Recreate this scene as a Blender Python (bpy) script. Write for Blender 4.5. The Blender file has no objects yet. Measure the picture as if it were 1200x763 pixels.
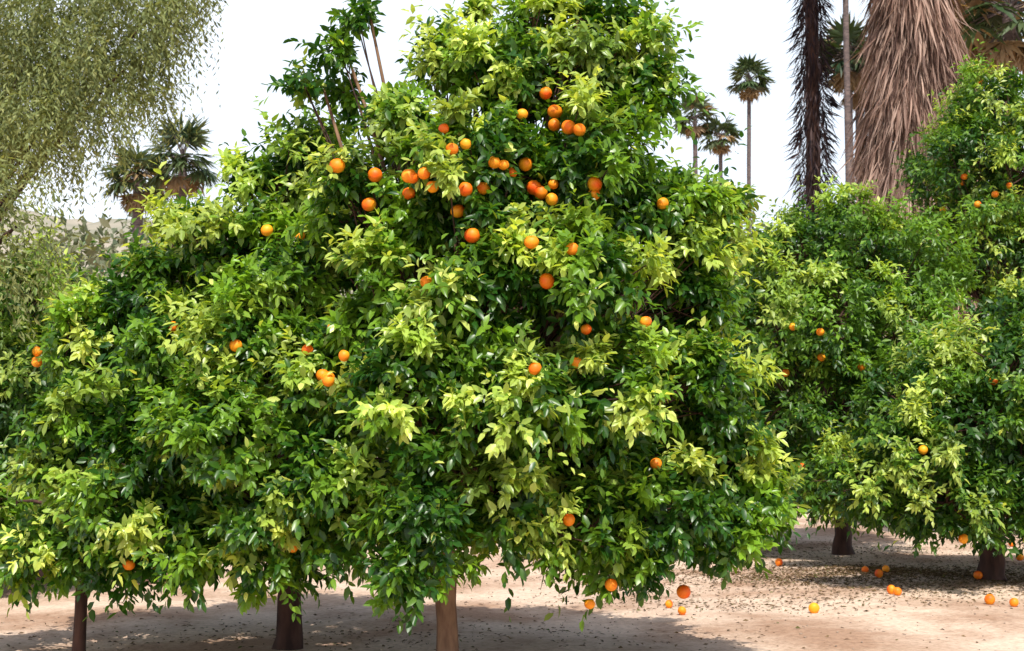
import bpy, math
import numpy as np
from mathutils import Vector
rng=np.random.default_rng(11)
scene=bpy.context.scene
F=1667.0; HY=494.0; CH=1.6
def W(px,py,d): return np.array([(px-600)/F*d, d, CH+(HY-py)/F*d])
def nrm(a): return a/np.maximum(np.linalg.norm(a,axis=-1,keepdims=True),1e-9)
UP=np.array([0,0,1.0])
sund=np.array([.08,-.56,.82]); sund/=np.linalg.norm(sund)

# ---------------------------------------------------------------- materials
def newmat(name):
    m=bpy.data.materials.new(name); m.use_nodes=True
    nt=m.node_tree; nt.nodes.clear()
    out=nt.nodes.new('ShaderNodeOutputMaterial')
    return m,nt,out
def leafmat(name,dark,mid,new,rough=0.38,trans=0.3,spec=0.5):
    m,nt,out=newmat(name); N=nt.nodes.new; L=nt.links.new
    at=N('ShaderNodeAttribute'); at.attribute_name='leafcol'
    sep=N('ShaderNodeSeparateColor'); L(at.outputs['Color'],sep.inputs[0])
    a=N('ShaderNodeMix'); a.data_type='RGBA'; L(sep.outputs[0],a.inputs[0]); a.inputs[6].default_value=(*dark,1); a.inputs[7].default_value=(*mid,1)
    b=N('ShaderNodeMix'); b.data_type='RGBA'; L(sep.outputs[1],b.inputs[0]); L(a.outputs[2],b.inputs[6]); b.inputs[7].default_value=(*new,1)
    p=N('ShaderNodeBsdfPrincipled'); L(b.outputs[2],p.inputs['Base Color']); p.inputs['Roughness'].default_value=rough
    p.inputs['Specular IOR Level'].default_value=spec
    t=N('ShaderNodeBsdfTranslucent')
    tc=N('ShaderNodeMix'); tc.data_type='RGBA'; tc.blend_type='MULTIPLY'; tc.inputs[0].default_value=1; L(b.outputs[2],tc.inputs[6]); tc.inputs[7].default_value=(2.2,1.9,0.6,1)
    L(tc.outputs[2],t.inputs['Color'])
    mx=N('ShaderNodeMixShader'); mx.inputs[0].default_value=trans
    L(p.outputs[0],mx.inputs[1]); L(t.outputs[0],mx.inputs[2]); L(mx.outputs[0],out.inputs[0])
    return m
def noisemat(name,c1,c2,scale=8,rough=0.9,bump=0.3,stretch=(1,1,1),detail=6):
    m,nt,out=newmat(name); N=nt.nodes.new; L=nt.links.new
    tc=N('ShaderNodeTexCoord'); mp=N('ShaderNodeMapping'); mp.inputs['Scale'].default_value=stretch
    L(tc.outputs['Object'],mp.inputs[0])
    n=N('ShaderNodeTexNoise'); n.inputs['Scale'].default_value=scale; n.inputs['Detail'].default_value=detail; L(mp.outputs[0],n.inputs['Vector'])
    r=N('ShaderNodeValToRGB'); r.color_ramp.elements[0].position=0.35; r.color_ramp.elements[1].position=0.65
    r.color_ramp.elements[0].color=(*c1,1); r.color_ramp.elements[1].color=(*c2,1); L(n.outputs[0],r.inputs[0])
    p=N('ShaderNodeBsdfPrincipled'); L(r.outputs[0],p.inputs['Base Color']); p.inputs['Roughness'].default_value=rough
    b=N('ShaderNodeBump'); b.inputs['Strength'].default_value=bump; b.inputs['Distance'].default_value=0.02; L(n.outputs[0],b.inputs['Height']); L(b.outputs[0],p.inputs['Normal'])
    L(p.outputs[0],out.inputs[0]); return m

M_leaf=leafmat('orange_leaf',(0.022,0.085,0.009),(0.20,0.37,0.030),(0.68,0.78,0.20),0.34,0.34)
M_leafB=leafmat('orange_leaf_far',(0.024,0.085,0.010),(0.18,0.34,0.030),(0.62,0.73,0.17),0.40,0.33)
M_pepper=leafmat('pepper_leaf',(0.06,0.085,0.03),(0.21,0.26,0.10),(0.38,0.40,0.17),0.6,0.3,0.3)
M_scrub=leafmat('scrub_leaf',(0.10,0.13,0.08),(0.2,0.21,0.13),(0.3,0.27,0.18),0.7,0.2,0.2)
M_palm=leafmat('palm_leaf',(0.012,0.04,0.014),(0.06,0.11,0.035),(0.28,0.19,0.10),0.5,0.15)
M_thatch=leafmat('palm_thatch',(0.06,0.033,0.027),(0.30,0.19,0.15),(0.52,0.38,0.31),0.8,0.08,0.15)
M_thatchD=leafmat('palm_thatch_dark',(0.008,0.005,0.008),(0.03,0.018,0.022),(0.10,0.065,0.06),0.75,0.05,0.2)
M_litter=leafmat('dry_leaf',(0.05,0.032,0.018),(0.20,0.13,0.06),(0.10,0.13,0.03),0.7,0.1,0.2)
M_bark=noisemat('orange_bark',(0.10,0.05,0.03),(0.28,0.165,0.095),14,0.9,0.6,(1,1,0.3))
M_barkD=noisemat('dark_bark',(0.03,0.012,0.008),(0.085,0.038,0.026),14,0.9,0.6,(1,1,0.3))
M_ptrunk=noisemat('palm_trunk',(0.07,0.055,0.055),(0.16,0.12,0.11),6,0.9,0.4,(1,1,3))
M_path=noisemat('path_paving',(0.42,0.36,0.31),(0.52,0.45,0.4),3,0.9,0.1)
M_kerb=noisemat('kerb_stone',(0.16,0.09,0.07),(0.26,0.15,0.12),5,0.9,0.2)
M_hill=noisemat('hill_scrub',(0.24,0.23,0.17),(0.38,0.33,0.26),0.15,1,0.2)
M_clod=noisemat('soil_clod',(0.2,0.14,0.10),(0.45,0.35,0.27),20,1,0.3)
# orange
m,nt,out=newmat('orange_peel'); N=nt.nodes.new; L=nt.links.new
g=N('ShaderNodeNewGeometry')
n1=N('ShaderNodeTexNoise'); n1.inputs['Scale'].default_value=6.0; L(g.outputs['Position'],n1.inputs['Vector'])
r=N('ShaderNodeValToRGB'); r.color_ramp.elements[0].position=0.34; r.color_ramp.elements[1].position=0.62
r.color_ramp.elements[0].color=(0.88,0.10,0.005,1); r.color_ramp.elements[1].color=(0.98,0.40,0.016,1); L(n1.outputs[0],r.inputs[0])
p=N('ShaderNodeBsdfPrincipled'); L(r.outputs[0],p.inputs['Base Color']); p.inputs['Roughness'].default_value=0.5
p.inputs['Specular IOR Level'].default_value=0.35
v=N('ShaderNodeTexNoise'); v.inputs['Scale'].default_value=260; L(g.outputs['Position'],v.inputs['Vector'])
b=N('ShaderNodeBump'); b.inputs['Strength'].default_value=0.35; b.inputs['Distance'].default_value=0.002; L(v.outputs[0],b.inputs['Height']); L(b.outputs[0],p.inputs['Normal'])
L(p.outputs[0],out.inputs[0]); M_orange=m
# ground
m,nt,out=newmat('sandy_ground'); N=nt.nodes.new; L=nt.links.new
g=N('ShaderNodeNewGeometry')
def nz(s,d=8,ro=0.6):
    n=N('ShaderNodeTexNoise'); n.inputs['Scale'].default_value=s; n.inputs['Detail'].default_value=d; n.inputs['Roughness'].default_value=ro; L(g.outputs['Position'],n.inputs['Vector']); return n
a=nz(0.7); rr=N('ShaderNodeValToRGB'); rr.color_ramp.elements[0].position=0.38; rr.color_ramp.elements[1].position=0.58
rr.color_ramp.elements[0].color=(0.46,0.29,0.195,1); rr.color_ramp.elements[1].color=(0.80,0.61,0.47,1); L(a.outputs[0],rr.inputs[0])
f=nz(22,6,0.7); r2=N('ShaderNodeValToRGB'); r2.color_ramp.elements[0].position=0.30; r2.color_ramp.elements[1].position=0.56
r2.color_ramp.elements[0].color=(0.5,0.43,0.37,1); r2.color_ramp.elements[1].color=(1,1,1,1); L(f.outputs[0],r2.inputs[0])
mx=N('ShaderNodeMix'); mx.data_type='RGBA'; mx.blend_type='MULTIPLY'; mx.inputs[0].default_value=0.65; L(rr.outputs[0],mx.inputs[6]); L(r2.outputs[0],mx.inputs[7])
p=N('ShaderNodeBsdfPrincipled'); p.inputs['Roughness'].default_value=0.95; p.inputs['Specular IOR Level'].default_value=0.2; L(mx.outputs[2],p.inputs['Base Color'])
bp=N('ShaderNodeBump'); bp.inputs['Strength'].default_value=0.9; bp.inputs['Distance'].default_value=0.045
f2=nz(9,10,0.7); L(f2.outputs[0],bp.inputs['Height']); L(bp.outputs[0],p.inputs['Normal']); L(p.outputs[0],out.inputs[0]); M_ground=m

# ---------------------------------------------------------------- mesh helpers
def mesh_obj(name,V,T,mat,col=None,smooth=True,parent=None):
    V=np.ascontiguousarray(V,dtype=np.float32); T=np.ascontiguousarray(T,dtype=np.int32)
    me=bpy.data.meshes.new(name); k=T.shape[1]
    me.vertices.add(len(V)); me.vertices.foreach_set('co',V.ravel())
    me.loops.add(T.size); me.loops.foreach_set('vertex_index',T.ravel())
    me.polygons.add(len(T)); me.polygons.foreach_set('loop_start',np.arange(0,T.size,k,dtype=np.int32))
    me.polygons.foreach_set('use_smooth',np.full(len(T),smooth))
    if col is not None:
        a=me.attributes.new('leafcol','FLOAT_COLOR','POINT'); a.data.foreach_set('color',np.ascontiguousarray(col,dtype=np.float32).ravel())
    me.materials.append(mat); me.update(calc_edges=True)
    o=bpy.data.objects.new(name,me); scene.collection.objects.link(o)
    if parent: o.parent=parent
    return o
def empty(name):
    o=bpy.data.objects.new(name,None); scene.collection.objects.link(o); return o
def leaf_mesh(P,U,Nn,Ln,Wd,c,hi):
    n=len(P); Nn=nrm(Nn-np.sum(Nn*U,1,keepdims=True)*U); S=np.cross(U,Nn)
    Ln=Ln[:,None]; Wd=Wd[:,None]; dr=(rng.uniform(-0.02,0.3,n))[:,None]*Ln; fo=rng.uniform(0.05,0.35,n)[:,None]*Wd
    tw=rng.normal(0,0.08,n)[:,None]*Wd
    if hi:
        m1=P+U*Ln*.3-Nn*dr*.10; m2=P+U*Ln*.68-Nn*dr*.45; t=P+U*Ln-Nn*dr
        a=.5*Wd; b2=.42*Wd
        vs=[P,m1,m2,t,m1+S*a+Nn*fo,m2+S*b2+Nn*(fo*.8+tw),m1-S*a+Nn*fo,m2-S*b2+Nn*(fo*.8-tw)]
        tr=np.array([[0,1,4],[1,5,4],[1,2,5],[2,3,5],[0,6,1],[1,6,7],[1,7,2],[2,7,3]])
    else:
        mm=P+U*Ln*.5-Nn*dr*.25; t=P+U*Ln-Nn*dr
        vs=[P,mm,t,mm+S*.5*Wd+Nn*fo,mm-S*.5*Wd+Nn*fo]
        tr=np.array([[0,1,3],[1,2,3],[0,4,1],[1,4,2]])
    k=len(vs); V=np.stack(vs,1).reshape(-1,3)
    T=(tr[None]+np.arange(n)[:,None,None]*k).reshape(-1,3)
    C=np.repeat(c,k,0); return V,T,C
def tube_arrays(pts,rad,sides=8,off=0,wob=0.0):
    pts=np.asarray(pts,float); n=len(pts); tg=nrm(np.gradient(pts,axis=0))
    ref=np.array([1,0.13,0.07]); A=nrm(np.cross(tg,ref)); B=np.cross(tg,A)
    an=np.linspace(0,2*np.pi,sides,endpoint=False)
    R=np.asarray(rad)[:,None]*(1+wob*rng.normal(size=(n,sides)))
    V=(pts[:,None]+R[:,:,None]*(np.cos(an)[None,:,None]*A[:,None]+np.sin(an)[None,:,None]*B[:,None])).reshape(-1,3)
    i=np.arange(n-1)[:,None]*sides; j=np.arange(sides)[None]; j2=(j+1)%sides
    Q=np.stack([i+j,i+j2,i+sides+j2,i+sides+j],-1).reshape(-1,4)+off
    return V,Q
def tubes(name,lst,mat,parent,sides=8,wob=0.0):
    Vs=[];Qs=[];o=0
    for p_,r_ in lst:
        v_,q_=tube_arrays(p_,r_,sides,o,wob); Vs.append(v_);Qs.append(q_);o+=len(v_)
    return mesh_obj(name,np.concatenate(Vs),np.concatenate(Qs),mat,parent=parent)
def bez(a,b,c,n):
    t=np.linspace(0,1,n)[:,None]; return (1-t)**2*a+2*t*(1-t)*b+t*t*c

def orange_arrays(cs,rs,seg=20,ring=14):
    th=np.linspace(0,np.pi,ring)[1:-1]; ph=np.linspace(0,2*np.pi,seg,endpoint=False)
    base=[[0,0,.90]]
    for t in th:
        rr_=1.0-0.10*np.exp(-(t/0.28)**2)
        for p_ in ph: base.append([rr_*math.sin(t)*math.cos(p_),rr_*math.sin(t)*math.sin(p_),rr_*math.cos(t)*.96])
    base.append([0,0,-.95]); base=np.array(base); tr=[]
    nr=len(th)
    for j in range(seg): tr.append([0,1+j,1+(j+1)%seg])
    for i in range(nr-1):
        for j in range(seg):
            a_=1+i*seg+j;b_=1+i*seg+(j+1)%seg; tr+= [[a_,a_+seg,b_+seg],[a_,b_+seg,b_]]
    e=len(base)-1
    for j in range(seg): tr.append([e,1+(nr-1)*seg+(j+1)%seg,1+(nr-1)*seg+j])
    tr=np.array(tr); Vs=[];Ts=[]
    for k,(c_,r_) in enumerate(zip(cs,rs)):
        ax=rng.uniform(-.5,.5,2); cx,sx=math.cos(ax[0]),math.sin(ax[0]); cy,sy=math.cos(ax[1]),math.sin(ax[1])
        Rm=np.array([[1,0,0],[0,cx,-sx],[0,sx,cx]])@np.array([[cy,0,sy],[0,1,0],[-sy,0,cy]])
        Vs.append(base@Rm.T*r_*rng.uniform(.94,1.05,3)+np.asarray(c_)); Ts.append(tr+k*len(base))
    return np.concatenate(Vs),np.concatenate(Ts)

# ---------------------------------------------------------------- orange trees
NL=0
def citrus(lobes,trunk,trad,depth_mid,mat,bark,hi=True,leafL=0.084,area=0.086,nspr=15,kl=9,fruits=(),extra=4,newp=0.32,forkz=1.0,shrink=.13,crad=.10,zmin=.52):
    global NL
    root=empty('orange_tree')
    C=[];R=[]
    for (px,py,rx,ry,d) in lobes:
        c=W(px,py,d); s=d/F; rr_=np.maximum(np.array([rx*s,(rx+ry)*.5*s*1.05,ry*s])-shrink,.05); C.append(c);R.append(rr_)
        d2=2*depth_mid-d
        if abs(d2-d)>0.35:
            c2=c.copy(); c2[1]=d2; c2[0]=c[0]+rng.normal(0,.08); C.append(c2);R.append(rr_*rng.uniform(.92,1.05))
    C=np.array(C);R=np.array(R)
    cc=[];cn=[];inn=[]; lb=rng.normal(0,.12,len(C)); cl=[]
    for i in range(len(C)):
        r_=R[i]; ar=4*np.pi*(np.mean([(r_[0]*r_[1])**1.6,(r_[0]*r_[2])**1.6,(r_[1]*r_[2])**1.6]))**(1/1.6)
        n=int(ar/area)+1
        for layer,(cnt,lo,hi_) in enumerate([(n,0.80,1.25),(int(n*.6)+1,0.45,0.75)]):
            u=nrm(rng.normal(size=(cnt,3))); f=rng.uniform(lo,hi_,cnt)
            p_=C[i]+u*R[i]*f[:,None]
            q=np.min(np.where(np.arange(len(C))[None]==i,9.,np.linalg.norm((p_[:,None]-C[None])/R[None],axis=2)),1)
            k=(q>(0.82 if layer==0 else 0.6))&(p_[:,2]>zmin)
            p_=p_[k];u=u[k]; cc.append(p_); cn.append(nrm(u/R[i]*np.mean(R[i]))); inn.append(np.full(len(p_),layer)); cl.append(np.full(len(p_),lb[i]))
    cc=np.concatenate(cc);cn=np.concatenate(cn);inn=np.concatenate(inn);cl=np.concatenate(cl); nc=len(cc)
    zt=cc[:,2].max(); hgt=np.clip((cc[:,2]-zt*.62)/(zt*.38),0,1); sun_tint=.30*(cn@sund)+.16*hgt  # sunlight painted into leaf colour: sunward and upper clumps lighter, with more new growth
    cb=np.repeat(np.clip(rng.normal(.45,.28,nc)+cl-.45*inn+.5*sun_tint,0,1),nspr)  # inner clumps painted darker, as shade inside the crown
    cg=np.repeat((rng.random(nc)<newp+cl+sun_tint)*rng.uniform(.15,.95,nc)*(inn==0),nspr)
    csz=np.repeat(rng.uniform(.6,1.45,nc),nspr); hg=np.repeat(hgt,nspr)
    O=np.repeat(cc,nspr,0); Nn=np.repeat(cn,nspr,0); ns=len(O)
    D=nrm(Nn*.8+nrm(rng.normal(size=(ns,3)))*1.0+UP*0.30)
    O=O+D*(rng.uniform(0,crad,ns)*csz)[:,None]-Nn*.04
    SL=rng.uniform(.09,.20,ns)*csz*(leafL/.088); SL=np.where(rng.random(ns)<.05+.06*hg,SL*2.1,SL)
    A=nrm(np.cross(D,nrm(rng.normal(size=(ns,3))))); B=np.cross(D,A)
    j=np.arange(kl); t=(j+.5)/kl
    ang=j[None]*2.4+rng.normal(0,.3,(ns,kl)); pol=np.deg2rad(75-45*t)[None]+rng.normal(0,.2,(ns,kl))
    Rv=np.cos(ang)[...,None]*A[:,None]+np.sin(ang)[...,None]*B[:,None]
    P=O[:,None]+D[:,None]*(SL[:,None]*t[None])[...,None]-UP*(0.12*SL[:,None]*t[None]**2)[...,None]
    U=nrm(D[:,None]*np.cos(pol)[...,None]+Rv*np.sin(pol)[...,None]-UP*rng.uniform(.1,.7,(ns,kl,1)))
    LN=UP*.7+sund*.45+Nn[:,None]*.5+D[:,None]*.2+rng.normal(0,.45,(ns,kl,3))
    Ln=leafL*rng.uniform(.65,1.25,(ns,kl))*(1-.25*t[None]**3)
    g_=np.clip(cg[:,None]*(.35+.8*t[None])*rng.uniform(.5,1.1,(ns,kl)),0,1)
    b_=np.clip(cb[:,None]+rng.normal(0,.2,(ns,kl)),0,1)
    P=P.reshape(-1,3);U=U.reshape(-1,3);LN=LN.reshape(-1,3);Ln=Ln.ravel();g_=g_.ravel();b_=b_.ravel()
    g_=np.where(rng.random(len(g_))<.008,.9,g_)
    keep=P[:,2]>.38
    fc=[];fr=[]; cam=np.array([0,0,CH])
    for (px,py,rp,hid) in fruits:
        dr_=nrm(W(px,py,1.0)-cam); rel=P-cam; al=rel@dr_; pd=np.linalg.norm(rel-al[:,None]*dr_,axis=1)
        s_=al[(pd<.12)]
        if len(s_)<3: dep=depth_mid*.97
        else: dep=np.percentile(s_,5)+.01+.03*hid
        R0=max(.034,min(.047,rp*.95*dep/F))
        c_=cam+dr_*dep; fc.append(c_);fr.append(R0)
        kr=R0*(.95 if not hid else .5)
        for fx in (0,.45,.9):
            q=P+U*Ln[:,None]*fx-cam; a2=q@dr_; p2=np.linalg.norm(q-a2[:,None]*dr_,axis=1)
            keep&=~((a2<dep+.01)&(p2<kr))
    for _ in range(extra):
        i=rng.integers(len(C)); u=nrm(rng.normal(size=3)); u[1]=abs(u[1]); p_=C[i]+u*R[i]*.98
        q=np.linalg.norm((p_-C)/R,axis=1); q[i]=9
        if q.min()>.95: fc.append(p_);fr.append(rng.uniform(.036,.044))
    for c_,r_ in zip(fc,fr): keep&=~(np.linalg.norm(P-c_,axis=1)<r_*.9)
    P=P[keep];U=U[keep];LN=LN[keep];Ln=Ln[keep];g_=g_[keep];b_=b_[keep]
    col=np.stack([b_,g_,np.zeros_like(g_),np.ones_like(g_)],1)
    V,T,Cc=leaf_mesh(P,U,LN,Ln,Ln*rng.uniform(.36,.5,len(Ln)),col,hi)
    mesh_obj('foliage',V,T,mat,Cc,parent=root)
    if len(fc):
        V,T=orange_arrays(fc,fr); mesh_obj('oranges',V,T,M_orange,parent=root)
    tx,td=trunk; base=np.array([tx,td,-.05]); lean=rng.normal(0,.04,2)
    fork=np.array([tx+lean[0],td+lean[1],forkz])
    tp=np.linspace(0,1,9)[:,None]*(fork-base)+base; tp[1:-1,:2]+=rng.normal(0,trad*.1,(7,2))
    tr_=trad*np.array([1.45,1.15,1.02,1,.98,.95,.95,1.0,1.0]); lst=[(tp,tr_)]
    br=[]; ax0=np.array([tx,depth_mid,0])
    for i in range(len(C)):
        e=C[i]-.35*(C[i]-ax0)*np.array([1,1,0])*.35; mid=(fork+e)/2+np.array([0,0,.15])+rng.normal(0,.1,3); mid[2]=max(mid[2],fork[2]*.9)
        pth=bez(fork-np.array([0,0,.05]),mid,e,8); lst.append((pth,np.linspace(trad*.42,trad*.13,8)))
        idx=np.where(np.linalg.norm((cc-C[i])/R[i],axis=1)<1.27)[0]
        if len(idx):
            for k in rng.choice(idx,min(len(idx),26),replace=False):
                s0=pth[rng.integers(4,8)]; e2=cc[k]; br.append((bez(s0,(s0+e2)/2+rng.normal(0,.06,3),e2,5),np.linspace(trad*.12,.004,5)))
    tubes('trunk',lst,bark,root,10,0.03)
    tubes('branches',br,M_barkD,root,5)
    NL+=len(P); return root

FR=[(393,192,11,0),(438,203,10,0),(431,238,9,1),(478,204,9,0),(496,201,8,0),(506,217,8,1),(482,206,8,0),(545,220,9,0),(536,246,9,0),(553,275,10,0),(566,219,8,0),
(616,190,9,0),(626,218,12,0),(634,224,9,0),(600,200,7,1),(579,188,8,0),(647,232,8,0),(649,214,7,0),(640,105,8,0),(651,127,9,0),(650,143,8,0),(667,146,9,0),(680,149,8,0),(698,214,10,0),(697,226,8,1),
(641,329,10,0),(623,283,9,0),(671,291,8,1),(778,237,8,0),(545,166,7,0),(529,172,8,1),(519,148,6,1),(478,225,8,0),(627,432,8,0),(676,425,7,1),(687,386,7,1),(757,377,7,1),(666,608,8,0),(768,543,7,1),(403,417,7,1),
(612,130,7,1),(499,330,7,1),(799,691,10,0),(715,683,8,0),(690,705,6,1),(385,446,8,0),(590,191,7,0)]
LM=[(610,85,88,75,9.2),(690,80,80,80,9.3),(530,65,58,50,9.4),(755,45,48,45,9.3),(740,110,55,50,9.2),(470,145,65,55,9.1),(388,62,30,38,9.2),(418,15,28,26,9.2),(640,15,70,45,9.3),(700,15,55,40,9.3),(785,98,26,24,9.2),(355,100,26,22,9.3),(400,108,34,28,9.4),(565,5,38,28,9.4),
(430,240,85,80,8.8),(560,205,105,100,8.6),(690,190,92,90,8.8),(765,235,65,62,9.1),(800,340,68,80,9.1),(700,330,90,85,8.4),(560,340,95,85,8.3),(450,350,80,80,8.5),
(480,450,85,78,8.2),(600,470,88,80,8.2),(715,460,88,80,8.4),(815,460,72,70,8.9),(855,535,68,58,9.1),(895,580,58,50,9.1),(780,600,80,70,8.7),(690,615,66,74,8.5),(600,575,70,72,8.3),(630,540,80,80,9.2),(740,540,80,80,9.2),
(500,590,68,85,8.1),(478,665,52,60,8.1),(850,620,64,50,9.0),(725,655,70,50,8.7),(550,635,50,50,8.4),(835,250,50,40,9.5),(825,290,58,50,9.3)]
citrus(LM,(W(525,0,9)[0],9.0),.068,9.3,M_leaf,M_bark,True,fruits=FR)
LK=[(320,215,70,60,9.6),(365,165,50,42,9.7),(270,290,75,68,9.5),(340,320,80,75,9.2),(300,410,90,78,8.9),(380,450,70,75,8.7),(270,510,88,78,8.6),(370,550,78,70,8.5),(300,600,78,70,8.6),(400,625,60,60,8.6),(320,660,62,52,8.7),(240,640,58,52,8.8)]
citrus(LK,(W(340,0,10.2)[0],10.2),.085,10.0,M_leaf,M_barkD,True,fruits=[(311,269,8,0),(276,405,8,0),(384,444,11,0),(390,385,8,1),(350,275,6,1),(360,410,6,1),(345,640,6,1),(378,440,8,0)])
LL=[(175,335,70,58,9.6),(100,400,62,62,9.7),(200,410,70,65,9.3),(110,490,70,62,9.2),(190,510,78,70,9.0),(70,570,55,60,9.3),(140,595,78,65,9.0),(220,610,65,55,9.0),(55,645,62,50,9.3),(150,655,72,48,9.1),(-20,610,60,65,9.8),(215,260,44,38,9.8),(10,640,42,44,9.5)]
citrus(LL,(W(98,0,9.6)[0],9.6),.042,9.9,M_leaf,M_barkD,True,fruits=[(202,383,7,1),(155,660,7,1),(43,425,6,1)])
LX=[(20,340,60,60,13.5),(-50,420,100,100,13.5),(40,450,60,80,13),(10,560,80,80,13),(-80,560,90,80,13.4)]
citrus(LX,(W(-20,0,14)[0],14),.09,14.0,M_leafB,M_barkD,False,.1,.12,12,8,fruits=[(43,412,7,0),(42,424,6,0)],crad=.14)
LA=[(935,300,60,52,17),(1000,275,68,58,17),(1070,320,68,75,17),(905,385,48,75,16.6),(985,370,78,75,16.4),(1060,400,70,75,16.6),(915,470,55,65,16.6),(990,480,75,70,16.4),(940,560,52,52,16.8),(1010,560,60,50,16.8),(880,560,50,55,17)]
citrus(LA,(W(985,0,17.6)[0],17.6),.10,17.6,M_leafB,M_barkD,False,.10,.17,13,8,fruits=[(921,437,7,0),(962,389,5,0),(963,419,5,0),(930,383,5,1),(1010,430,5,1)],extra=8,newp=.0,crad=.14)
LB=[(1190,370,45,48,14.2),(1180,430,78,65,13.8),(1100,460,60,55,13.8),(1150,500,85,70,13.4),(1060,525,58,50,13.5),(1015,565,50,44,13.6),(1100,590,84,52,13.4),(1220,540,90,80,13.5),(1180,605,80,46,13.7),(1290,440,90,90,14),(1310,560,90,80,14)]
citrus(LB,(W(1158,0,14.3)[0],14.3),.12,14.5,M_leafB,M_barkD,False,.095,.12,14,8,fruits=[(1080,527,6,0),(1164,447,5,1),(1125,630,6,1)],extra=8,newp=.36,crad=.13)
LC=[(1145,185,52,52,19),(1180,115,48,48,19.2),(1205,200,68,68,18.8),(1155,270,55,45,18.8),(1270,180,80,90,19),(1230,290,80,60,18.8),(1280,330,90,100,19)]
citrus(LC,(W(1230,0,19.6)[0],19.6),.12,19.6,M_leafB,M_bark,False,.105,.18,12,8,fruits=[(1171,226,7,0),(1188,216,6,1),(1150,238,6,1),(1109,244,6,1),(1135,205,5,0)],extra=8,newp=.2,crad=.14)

# ---------------------------------------------------------------- drooping pepper trees
def pepper(lobes,trunk,h,nstr,slen,mat,lf=.045,step=.045):
    root=empty('pepper_tree'); P=[];U=[];Cb=[]
    ws=np.array([l[2]*l[3] for l in lobes],float); ws/=ws.sum()
    for (px,py,rx,ry,d),w_ in zip(lobes,ws):
        ncl=int(nstr*w_/14)+1
        for _ in range(ncl):
            u=nrm(rng.normal(size=3))*rng.uniform(.2,1)**.5; s=d/F
            c=W(px,py,d)+u*np.array([rx*s,rx*s,ry*s]); bb=rng.uniform(-.1,1.1); od=nrm(np.array([u[0],u[1],.2])+rng.normal(0,.2,3))
            for __ in range(14):
                L0=slen*rng.uniform(.4,1.2); k=max(4,int(L0/step))
                o=c+rng.normal(0,.17,3); e=o+od*.35*rng.uniform(.3,1)
                dn=e+np.array([od[0]*.15,od[1]*.15,-L0]); pts=bez(o,e+UP*.05,dn,k)
                tg=nrm(np.gradient(pts,axis=0)); sd=nrm(rng.normal(size=(k,3))*np.array([1,1,.3]))
                P.append(pts);U.append(nrm(tg*.8+sd*.8-UP*.2)); Cb.append(np.full(k,bb)+rng.normal(0,.15,k))
    P=np.concatenate(P);U=np.concatenate(U);cb=np.clip(np.concatenate(Cb),0,1)
    Ln=lf*rng.uniform(.6,1.4,len(P)); g_=np.clip(rng.normal(.1,.25,len(P)),0,1)
    V,T,C=leaf_mesh(P,U,rng.normal(size=P.shape)+UP*.6,Ln,Ln*.3,np.stack([cb,g_,0*g_,0*g_+1],1),False)
    mesh_obj('foliage',V,T,mat,C,parent=root); print('pepper',len(P))
    base=np.array([*trunk,-.05]); fk=np.array([trunk[0],trunk[1],h])
    lst=[(bez(base,(base+fk)/2+np.array([.15,0,0]),fk,8),np.linspace(.32,.2,8))]
    for l in lobes:
        e=W(l[0],l[1],l[4]); lst.append((bez(fk-UP*.1,(fk+e)/2+UP*.5,e,8),np.linspace(.07,.012,8)))
    tubes('trunk',lst,M_barkD,root,8,.04)
PL=[(20,70,70,80,20),(100,30,80,60,20),(180,0,60,40,20.5),(60,130,65,50,19.5),(140,75,50,45,20),(-60,50,100,90,21),(60,-60,120,60,21),(205,-40,48,45,21),(20,170,42,35,19.5),(-80,150,90,80,20)]
pepper(PL,(W(-90,0,21)[0],21.0),3.0,5400,.8,M_pepper,.09,.05)
pepper([(5,225,32,26,12.5),(-50,230,60,50,12.6),(15,265,28,26,12.3),(-30,300,60,50,12.4)],(W(-70,0,13)[0],12.9),2.0,480,.5,M_pepper,.07,.05)

# ---------------------------------------------------------------- palms
def fronds(c,n,Lp,Rb,lo,hi,nseg,dead):
    P=[];U=[];Nn=[];L_=[];Wd=[];cl=[];st=[]
    for i in range(n):
        az=i*2.4+rng.normal(0,.2); el=math.radians(rng.uniform(lo,hi))
        d=np.array([math.cos(az)*math.cos(el),math.sin(az)*math.cos(el),math.sin(el)])
        e=c+d*Lp-UP*Lp*.15*math.cos(el); st.append((bez(c,c+d*Lp*.6,e,4),np.linspace(.03,.015,4)*Lp/1.0))
        side=nrm(np.cross(d,UP)); nn=nrm(np.cross(side,d)); b_=rng.uniform(0,1); g_=1. if rng.random()<dead else rng.uniform(0,.15)
        for a in np.linspace(-1.9,1.9,nseg):
            u=d*math.cos(a)+side*math.sin(a); u=nrm(u+nn*.15*rng.normal()-UP*.35)
            P.append(e);U.append(u);Nn.append(nn+rng.normal(0,.2,3));L_.append(Rb*rng.uniform(.8,1.05));Wd.append(Rb*3.0/nseg*.8);cl.append([b_,g_,0,1])
    return np.array(P),np.array(U),np.array(Nn),np.array(L_),np.array(Wd),np.array(cl),st
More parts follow.
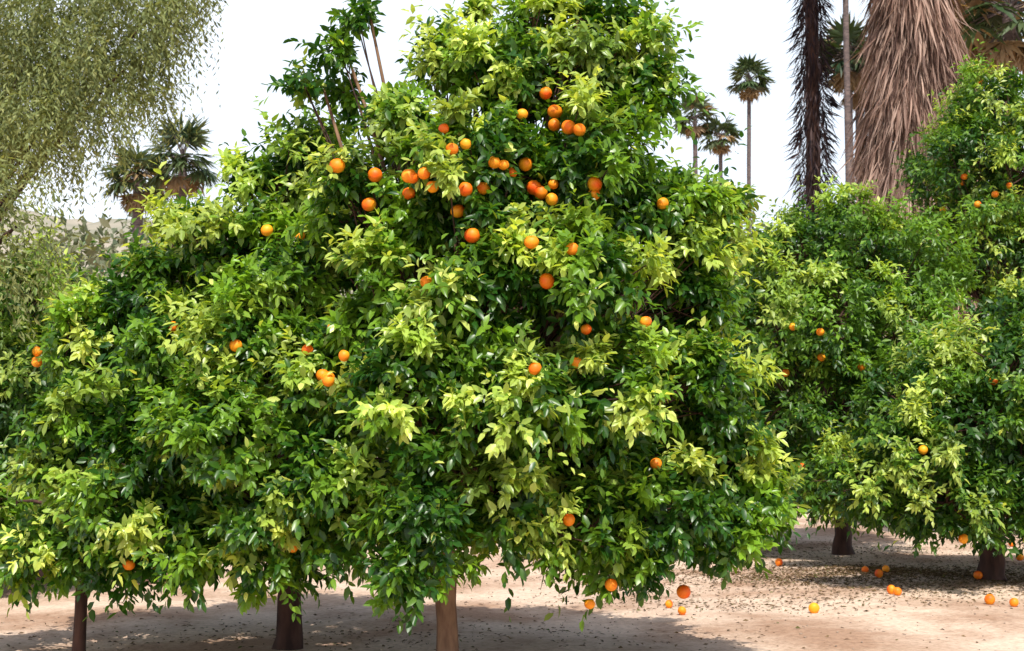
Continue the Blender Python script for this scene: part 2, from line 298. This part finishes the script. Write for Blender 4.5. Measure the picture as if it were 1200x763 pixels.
def skirt(x,y,z0,z1,r0,r1,n,Ls,out=.25,wf=(.03,.07)):
    t=rng.random(n); z=z0+(z1-z0)*t; az=rng.uniform(0,2*np.pi,n); lum=1+.12*np.sin(z*1.1+az*2)+.08*np.sin(z*2.5+az*3)
    r=(r0+(r1-r0)*t)*rng.uniform(.75,1.03,n)*lum; rd=np.stack([np.cos(az),np.sin(az),0*az],1)
    P=np.stack([x+r*np.cos(az),y+r*np.sin(az),z],1)
    U=nrm(-UP+rd*(out*rng.normal(.45,.5,n))[:,None]+rng.normal(0,.10,(n,3)))
    L_=Ls*rng.uniform(.4,1.3,n); b_=np.clip(rng.normal(.5,.33,n)+.25*np.sin(z*3+az*2),0,1); g_=np.clip(rng.normal(.15,.33,n),0,1)
    return P,U,rd+rng.normal(0,.6,(n,3)),L_,L_*rng.uniform(*wf,n),np.stack([b_,g_,0*b_,0*b_+1],1)
def palm(x,y,h,rt,Lp,Rb,nf=34,sk=None,nseg=16,dead=.0,tm=None,bend=0.):
    root=empty('fan_palm'); top=np.array([x+bend,y,h])
    pts=bez(np.array([x,y,-.1]),np.array([x-bend*.3,y,h*.5]),top,14)
    rr_=rt*np.concatenate([[1.5,1.15],np.linspace(1.05,.85,12)])
    tubes('trunk',[(pts,rr_)],tm or M_ptrunk,root,12,.04)
    P,U,Nn,L_,Wd,cl,st=fronds(top,nf,Lp,Rb,-35,80,nseg,dead)
    V,T,C=leaf_mesh(P,U,Nn,L_,Wd,cl,False); mesh_obj('fronds',V,T,M_palm,C,parent=root)
    P,U,Nn,L_,Wd,cl,st2=fronds(top-UP*.2*Lp,nf//3,Lp*.8,Rb*.8,-75,-45,nseg,1.)
    V,T,C=leaf_mesh(P,U,Nn,L_,Wd,cl,False); mesh_obj('dead_fronds',V,T,M_palm,C,parent=root)
    tubes('stems',st+st2,M_ptrunk,root,4)
    if sk:
        z0,z1,r0,r1,n,Ls,mm,ou,wf=sk
        a=skirt(x,y,z0,z1,r0,r1,n,Ls,ou,wf); V,T,C=leaf_mesh(*a,False); mesh_obj('thatch_skirt',V,T,mm,C,parent=root)
def palmpx(px,pyc,d,*a,**k):
    c=W(px,pyc,d); palm(c[0],c[1],c[2],*a,**k)
palmpx(879,88,85,.14,.8,.95,nseg=12,bend=.15,nf=24)
palmpx(817,133,95,.17,.85,1.1,nseg=12,dead=.2,nf=20)
palmpx(847,155,95,.15,.8,1.0,nseg=12,dead=.2,nf=20)
palmpx(158,205,50,.2,.75,.9,dead=.2,nf=26)
palmpx(210,182,45,.16,.8,.85,nseg=18,nf=26)
palmpx(1000,60,60,.18,.9,1.1,dead=.2)
palmpx(1012,85,62,.2,.9,1.0,dead=.4)
palmpx(998,-120,48,.11,1.0,1.1)
palmpx(1138,-60,50,.13,1.1,1.2,dead=.2)
palmpx(1150,15,52,.3,1.3,1.5,dead=.6)
palmpx(1192,5,46,.25,1.3,1.4,dead=.4)
c=W(957,-260,30); palm(c[0],30,c[2],.15,1.1,1.2,sk=(3.0,c[2]-.3,.31,.20,6000,.4,M_thatchD,1.3,(.05,.10)),tm=M_barkD)
c=W(1078,-250,28); palm(c[0],28,c[2],.35,1.3,1.5,sk=(3.5,c[2]-.2,1.08,.52,26000,.9,M_thatch,.5,(.02,.05)),tm=noisemat('thatch_core',(0.06,0.035,0.03),(0.16,0.10,0.08),5,1,.4))

# ---------------------------------------------------------------- distant scrub trees, hill
def massarr():
    P=[];cb=[]
    for i in range(150):
        x=rng.uniform(-45,48); y=rng.uniform(46,72); pxx=600+x/y*F
        hz=(236 if pxx<330 else 262)+rng.uniform(0,50); top=CH+(HY-hz)/F*y
        r=rng.uniform(1.4,2.8); k=380
        for q in range(3):
            u=nrm(rng.normal(size=(k//3,3))); c=np.array([x+rng.normal(0,1),y,top-r-q*1.7])
            P.append(c+u*r*rng.uniform(.6,1.05,(k//3,1))+rng.normal(0,.15,(k//3,3))); cb.append(np.full(k//3,rng.random()))
    return np.concatenate(P),np.concatenate(cb)
P,cb=massarr(); P2=[];c2=[]
for _ in range(2): P2.append(P+rng.normal(0,.3,P.shape)); c2.append(cb)
P=np.concatenate(P2);cb=np.clip(np.concatenate(c2)+rng.normal(0,.2,len(P)),0,1)
U=nrm(rng.normal(size=P.shape)); Ln=rng.uniform(.3,.7,len(P))
V,T,C=leaf_mesh(P,U,rng.normal(size=P.shape)+UP,Ln,Ln*.45,np.stack([cb,cb*.4*rng.random(len(P)),0*cb,0*cb+1],1),False)
mesh_obj('distant_trees',V,T,M_scrub,C)
nx,ny=160,24; xs=np.linspace(-260,320,nx); ys=np.linspace(130,330,ny); X,Y=np.meshgrid(xs,ys)
prof=22+8*np.sin(xs*.013+2.2)+3*np.sin(xs*.05)+1.5*np.sin(xs*.13+1); prof*=np.where(xs<-20,1.15,.85)
Z=prof[None]*np.sin(np.linspace(0,np.pi,ny))[:,None]-.5+rng.normal(0,.5,X.shape)
V=np.stack([X,Y,Z],-1).reshape(-1,3); i=np.arange(ny-1)[:,None]*nx+np.arange(nx-1)[None]
mesh_obj('hill',V,np.stack([i,i+1,i+nx+1,i+nx],-1).reshape(-1,4),M_hill)

# ---------------------------------------------------------------- ground
def gh(x,y): 
    w=np.exp(-(x*x+(y-12)**2)/600.); return w*(.03*np.sin(x*.9+1)*np.cos(y*.7)+.015*np.sin(x*2.7+y*1.9))
s=np.linspace(-1,1,301); g1=np.sinh(s*6.5)/np.sinh(6.5)*1500
X,Y=np.meshgrid(g1,g1+12); Z=gh(X,Y); V=np.stack([X,Y,Z],-1).reshape(-1,3); nn_=301
i=np.arange(nn_-1)[:,None]*nn_+np.arange(nn_-1)[None]
mesh_obj('ground',V,np.stack([i,i+1,i+nn_+1,i+nn_],-1).reshape(-1,4),M_ground)
def box(name,x0,x1,y0,y1,z0,z1,mat,parent=None):
    V=np.array([[x,y,z] for z in (z0,z1) for y in (y0,y1) for x in (x0,x1)])
    T=np.array([[0,2,3,1],[4,5,7,6],[0,1,5,4],[2,6,7,3],[0,4,6,2],[1,3,7,5]]); o=mesh_obj(name,V,T,mat,smooth=False,parent=parent)
    bv=o.modifiers.new('b','BEVEL'); bv.width=.012; bv.segments=2; return o
box('path',-30,-3.4,14.3,16.8,-.1,.055,M_path)
ke=empty('kerb')
for k in range(27): box('kerb_stone_%d'%k,-30+k*1.0,-30+k*1.0+.985,14.1,14.28,-.1,.14+rng.uniform(-.008,.008),M_kerb,ke)
def clus(cx,cy,sx,sy,n): return np.stack([rng.normal(cx,sx,n),rng.normal(cy,sy,n)],1)
pts=np.concatenate([clus(4.0,14.9,1.4,.7,13000),clus(2.2,12.8,1.2,.4,1200),clus(5.0,13.4,1.0,.5,900),clus(-1,10.8,1.8,.5,900),clus(-4,10.8,1.5,.6,250),clus(3.5,18,1.6,.8,2500),np.stack([rng.uniform(-8,9,220),rng.uniform(8,24,220)],1)])
P=np.column_stack([pts,gh(pts[:,0],pts[:,1])+.006]); a=rng.uniform(0,6.283,len(P)); U=nrm(np.stack([np.cos(a),np.sin(a),rng.normal(.05,.15,len(P))],1))
Ln=rng.uniform(.015,.055,len(P)); b_=rng.random(len(P)); g_=(rng.random(len(P))<.15)*rng.random(len(P))
V,T,C=leaf_mesh(P,U,UP+rng.normal(0,.3,P.shape),Ln,Ln*.42,np.stack([b_,g_,0*b_,0*b_+1],1),False)
mesh_obj('leaf_litter',V,T,M_litter,C)
pc=np.stack([rng.uniform(-7,8,1500),rng.uniform(9,20,1500)],1); ico=np.array([[1,0,0],[-1,0,0],[0,1,0],[0,-1,0],[0,0,.7],[0,0,-.7]]); tr=np.array([[0,2,4],[2,1,4],[1,3,4],[3,0,4],[2,0,5],[1,2,5],[3,1,5],[0,3,5]])
sz=rng.uniform(.004,.014,len(pc)); V=(ico[None]*sz[:,None,None]*rng.uniform(.6,1.3,(len(pc),6,1))+np.column_stack([pc,gh(pc[:,0],pc[:,1])+.003])[:,None]).reshape(-1,3)
mesh_obj('pebbles',V,(tr[None]+np.arange(len(pc))[:,None,None]*6).reshape(-1,3),M_clod)
for (px,py,rp) in [(950,714,.046),(782,709,.036),(797,718,.036),(1026,677,.045),(1040,697,.043),(1047,699,.038),(1154,708,.046),(910,662,.045),(1182,710,.04),(846,661,.04),(1141,681,.045),(868,655,.04),(1010,672,.036),(1181,641,.045),(1190,655,.045),(1034,672,.04)]:
    d=CH*F/(py-HY); x=(px-600)/F*d
    V,T=orange_arrays([(0,0,0)],[rp]); o=mesh_obj('fallen_orange',V,T,M_orange); o.location=(x,d,gh(x,d)+rp*.93); o.rotation_euler=rng.uniform(0,3,3)

# ---------------------------------------------------------------- light & camera
sl=bpy.data.lights.new('sun','SUN'); sl.energy=5; sl.angle=math.radians(.5); sl.color=(1,.96,.88)
so=bpy.data.objects.new('sun',sl); scene.collection.objects.link(so); so.rotation_euler=Vector(sund).to_track_quat('Z','Y').to_euler()
w=bpy.data.worlds.new('World'); scene.world=w; w.use_nodes=True; nt=w.node_tree; nt.nodes.clear(); N=nt.nodes.new; L=nt.links.new
sk=N('ShaderNodeTexSky'); sk.sky_type='NISHITA'; sk.sun_disc=False
sk.sun_elevation=math.asin(sund[2]); sk.sun_rotation=math.atan2(sund[0],sund[1]); sk.dust_density=3.0; sk.air_density=1.0; sk.ozone_density=1.0
tc=N('ShaderNodeTexCoord'); sx=N('ShaderNodeSeparateXYZ'); L(tc.outputs['Generated'],sx.inputs[0])
mr=N('ShaderNodeMapRange'); mr.interpolation_type='SMOOTHSTEP'; mr.inputs[1].default_value=.29; mr.inputs[2].default_value=.50; mr.inputs[3].default_value=.94; mr.inputs[4].default_value=.05
L(sx.outputs[2],mr.inputs[0])
cn=N('ShaderNodeTexNoise'); cn.inputs['Scale'].default_value=2.6; cn.inputs['Detail'].default_value=4; L(tc.outputs['Generated'],cn.inputs['Vector'])
hz=N('ShaderNodeMix'); hz.data_type='RGBA'; L(cn.outputs[0],hz.inputs[0]); hz.inputs[6].default_value=(6.1,7.4,9.0,1); hz.inputs[7].default_value=(9.0,9.2,9.6,1)
mm=N('ShaderNodeMix'); mm.data_type='RGBA'; L(mr.outputs[0],mm.inputs[0]); L(sk.outputs[0],mm.inputs[6]); L(hz.outputs[2],mm.inputs[7])
bg=N('ShaderNodeBackground'); bg.inputs[1].default_value=.15; wo=N('ShaderNodeOutputWorld')
L(mm.outputs[2],bg.inputs[0]); L(bg.outputs[0],wo.inputs[0])
cd=bpy.data.cameras.new('camera'); co=bpy.data.objects.new('camera',cd); scene.collection.objects.link(co); scene.camera=co
cd.sensor_width=36; cd.lens=36*F/1200; cd.clip_end=4000; co.location=(0,0,CH)
co.rotation_euler=(math.radians(90)+math.atan((HY-381.5)/F),0,0)
cd.dof.use_dof=True; cd.dof.focus_distance=8.6; cd.dof.aperture_fstop=7
scene.view_settings.view_transform='Standard'; scene.view_settings.look='None'; scene.view_settings.exposure=0
print('LEAVES',NL)
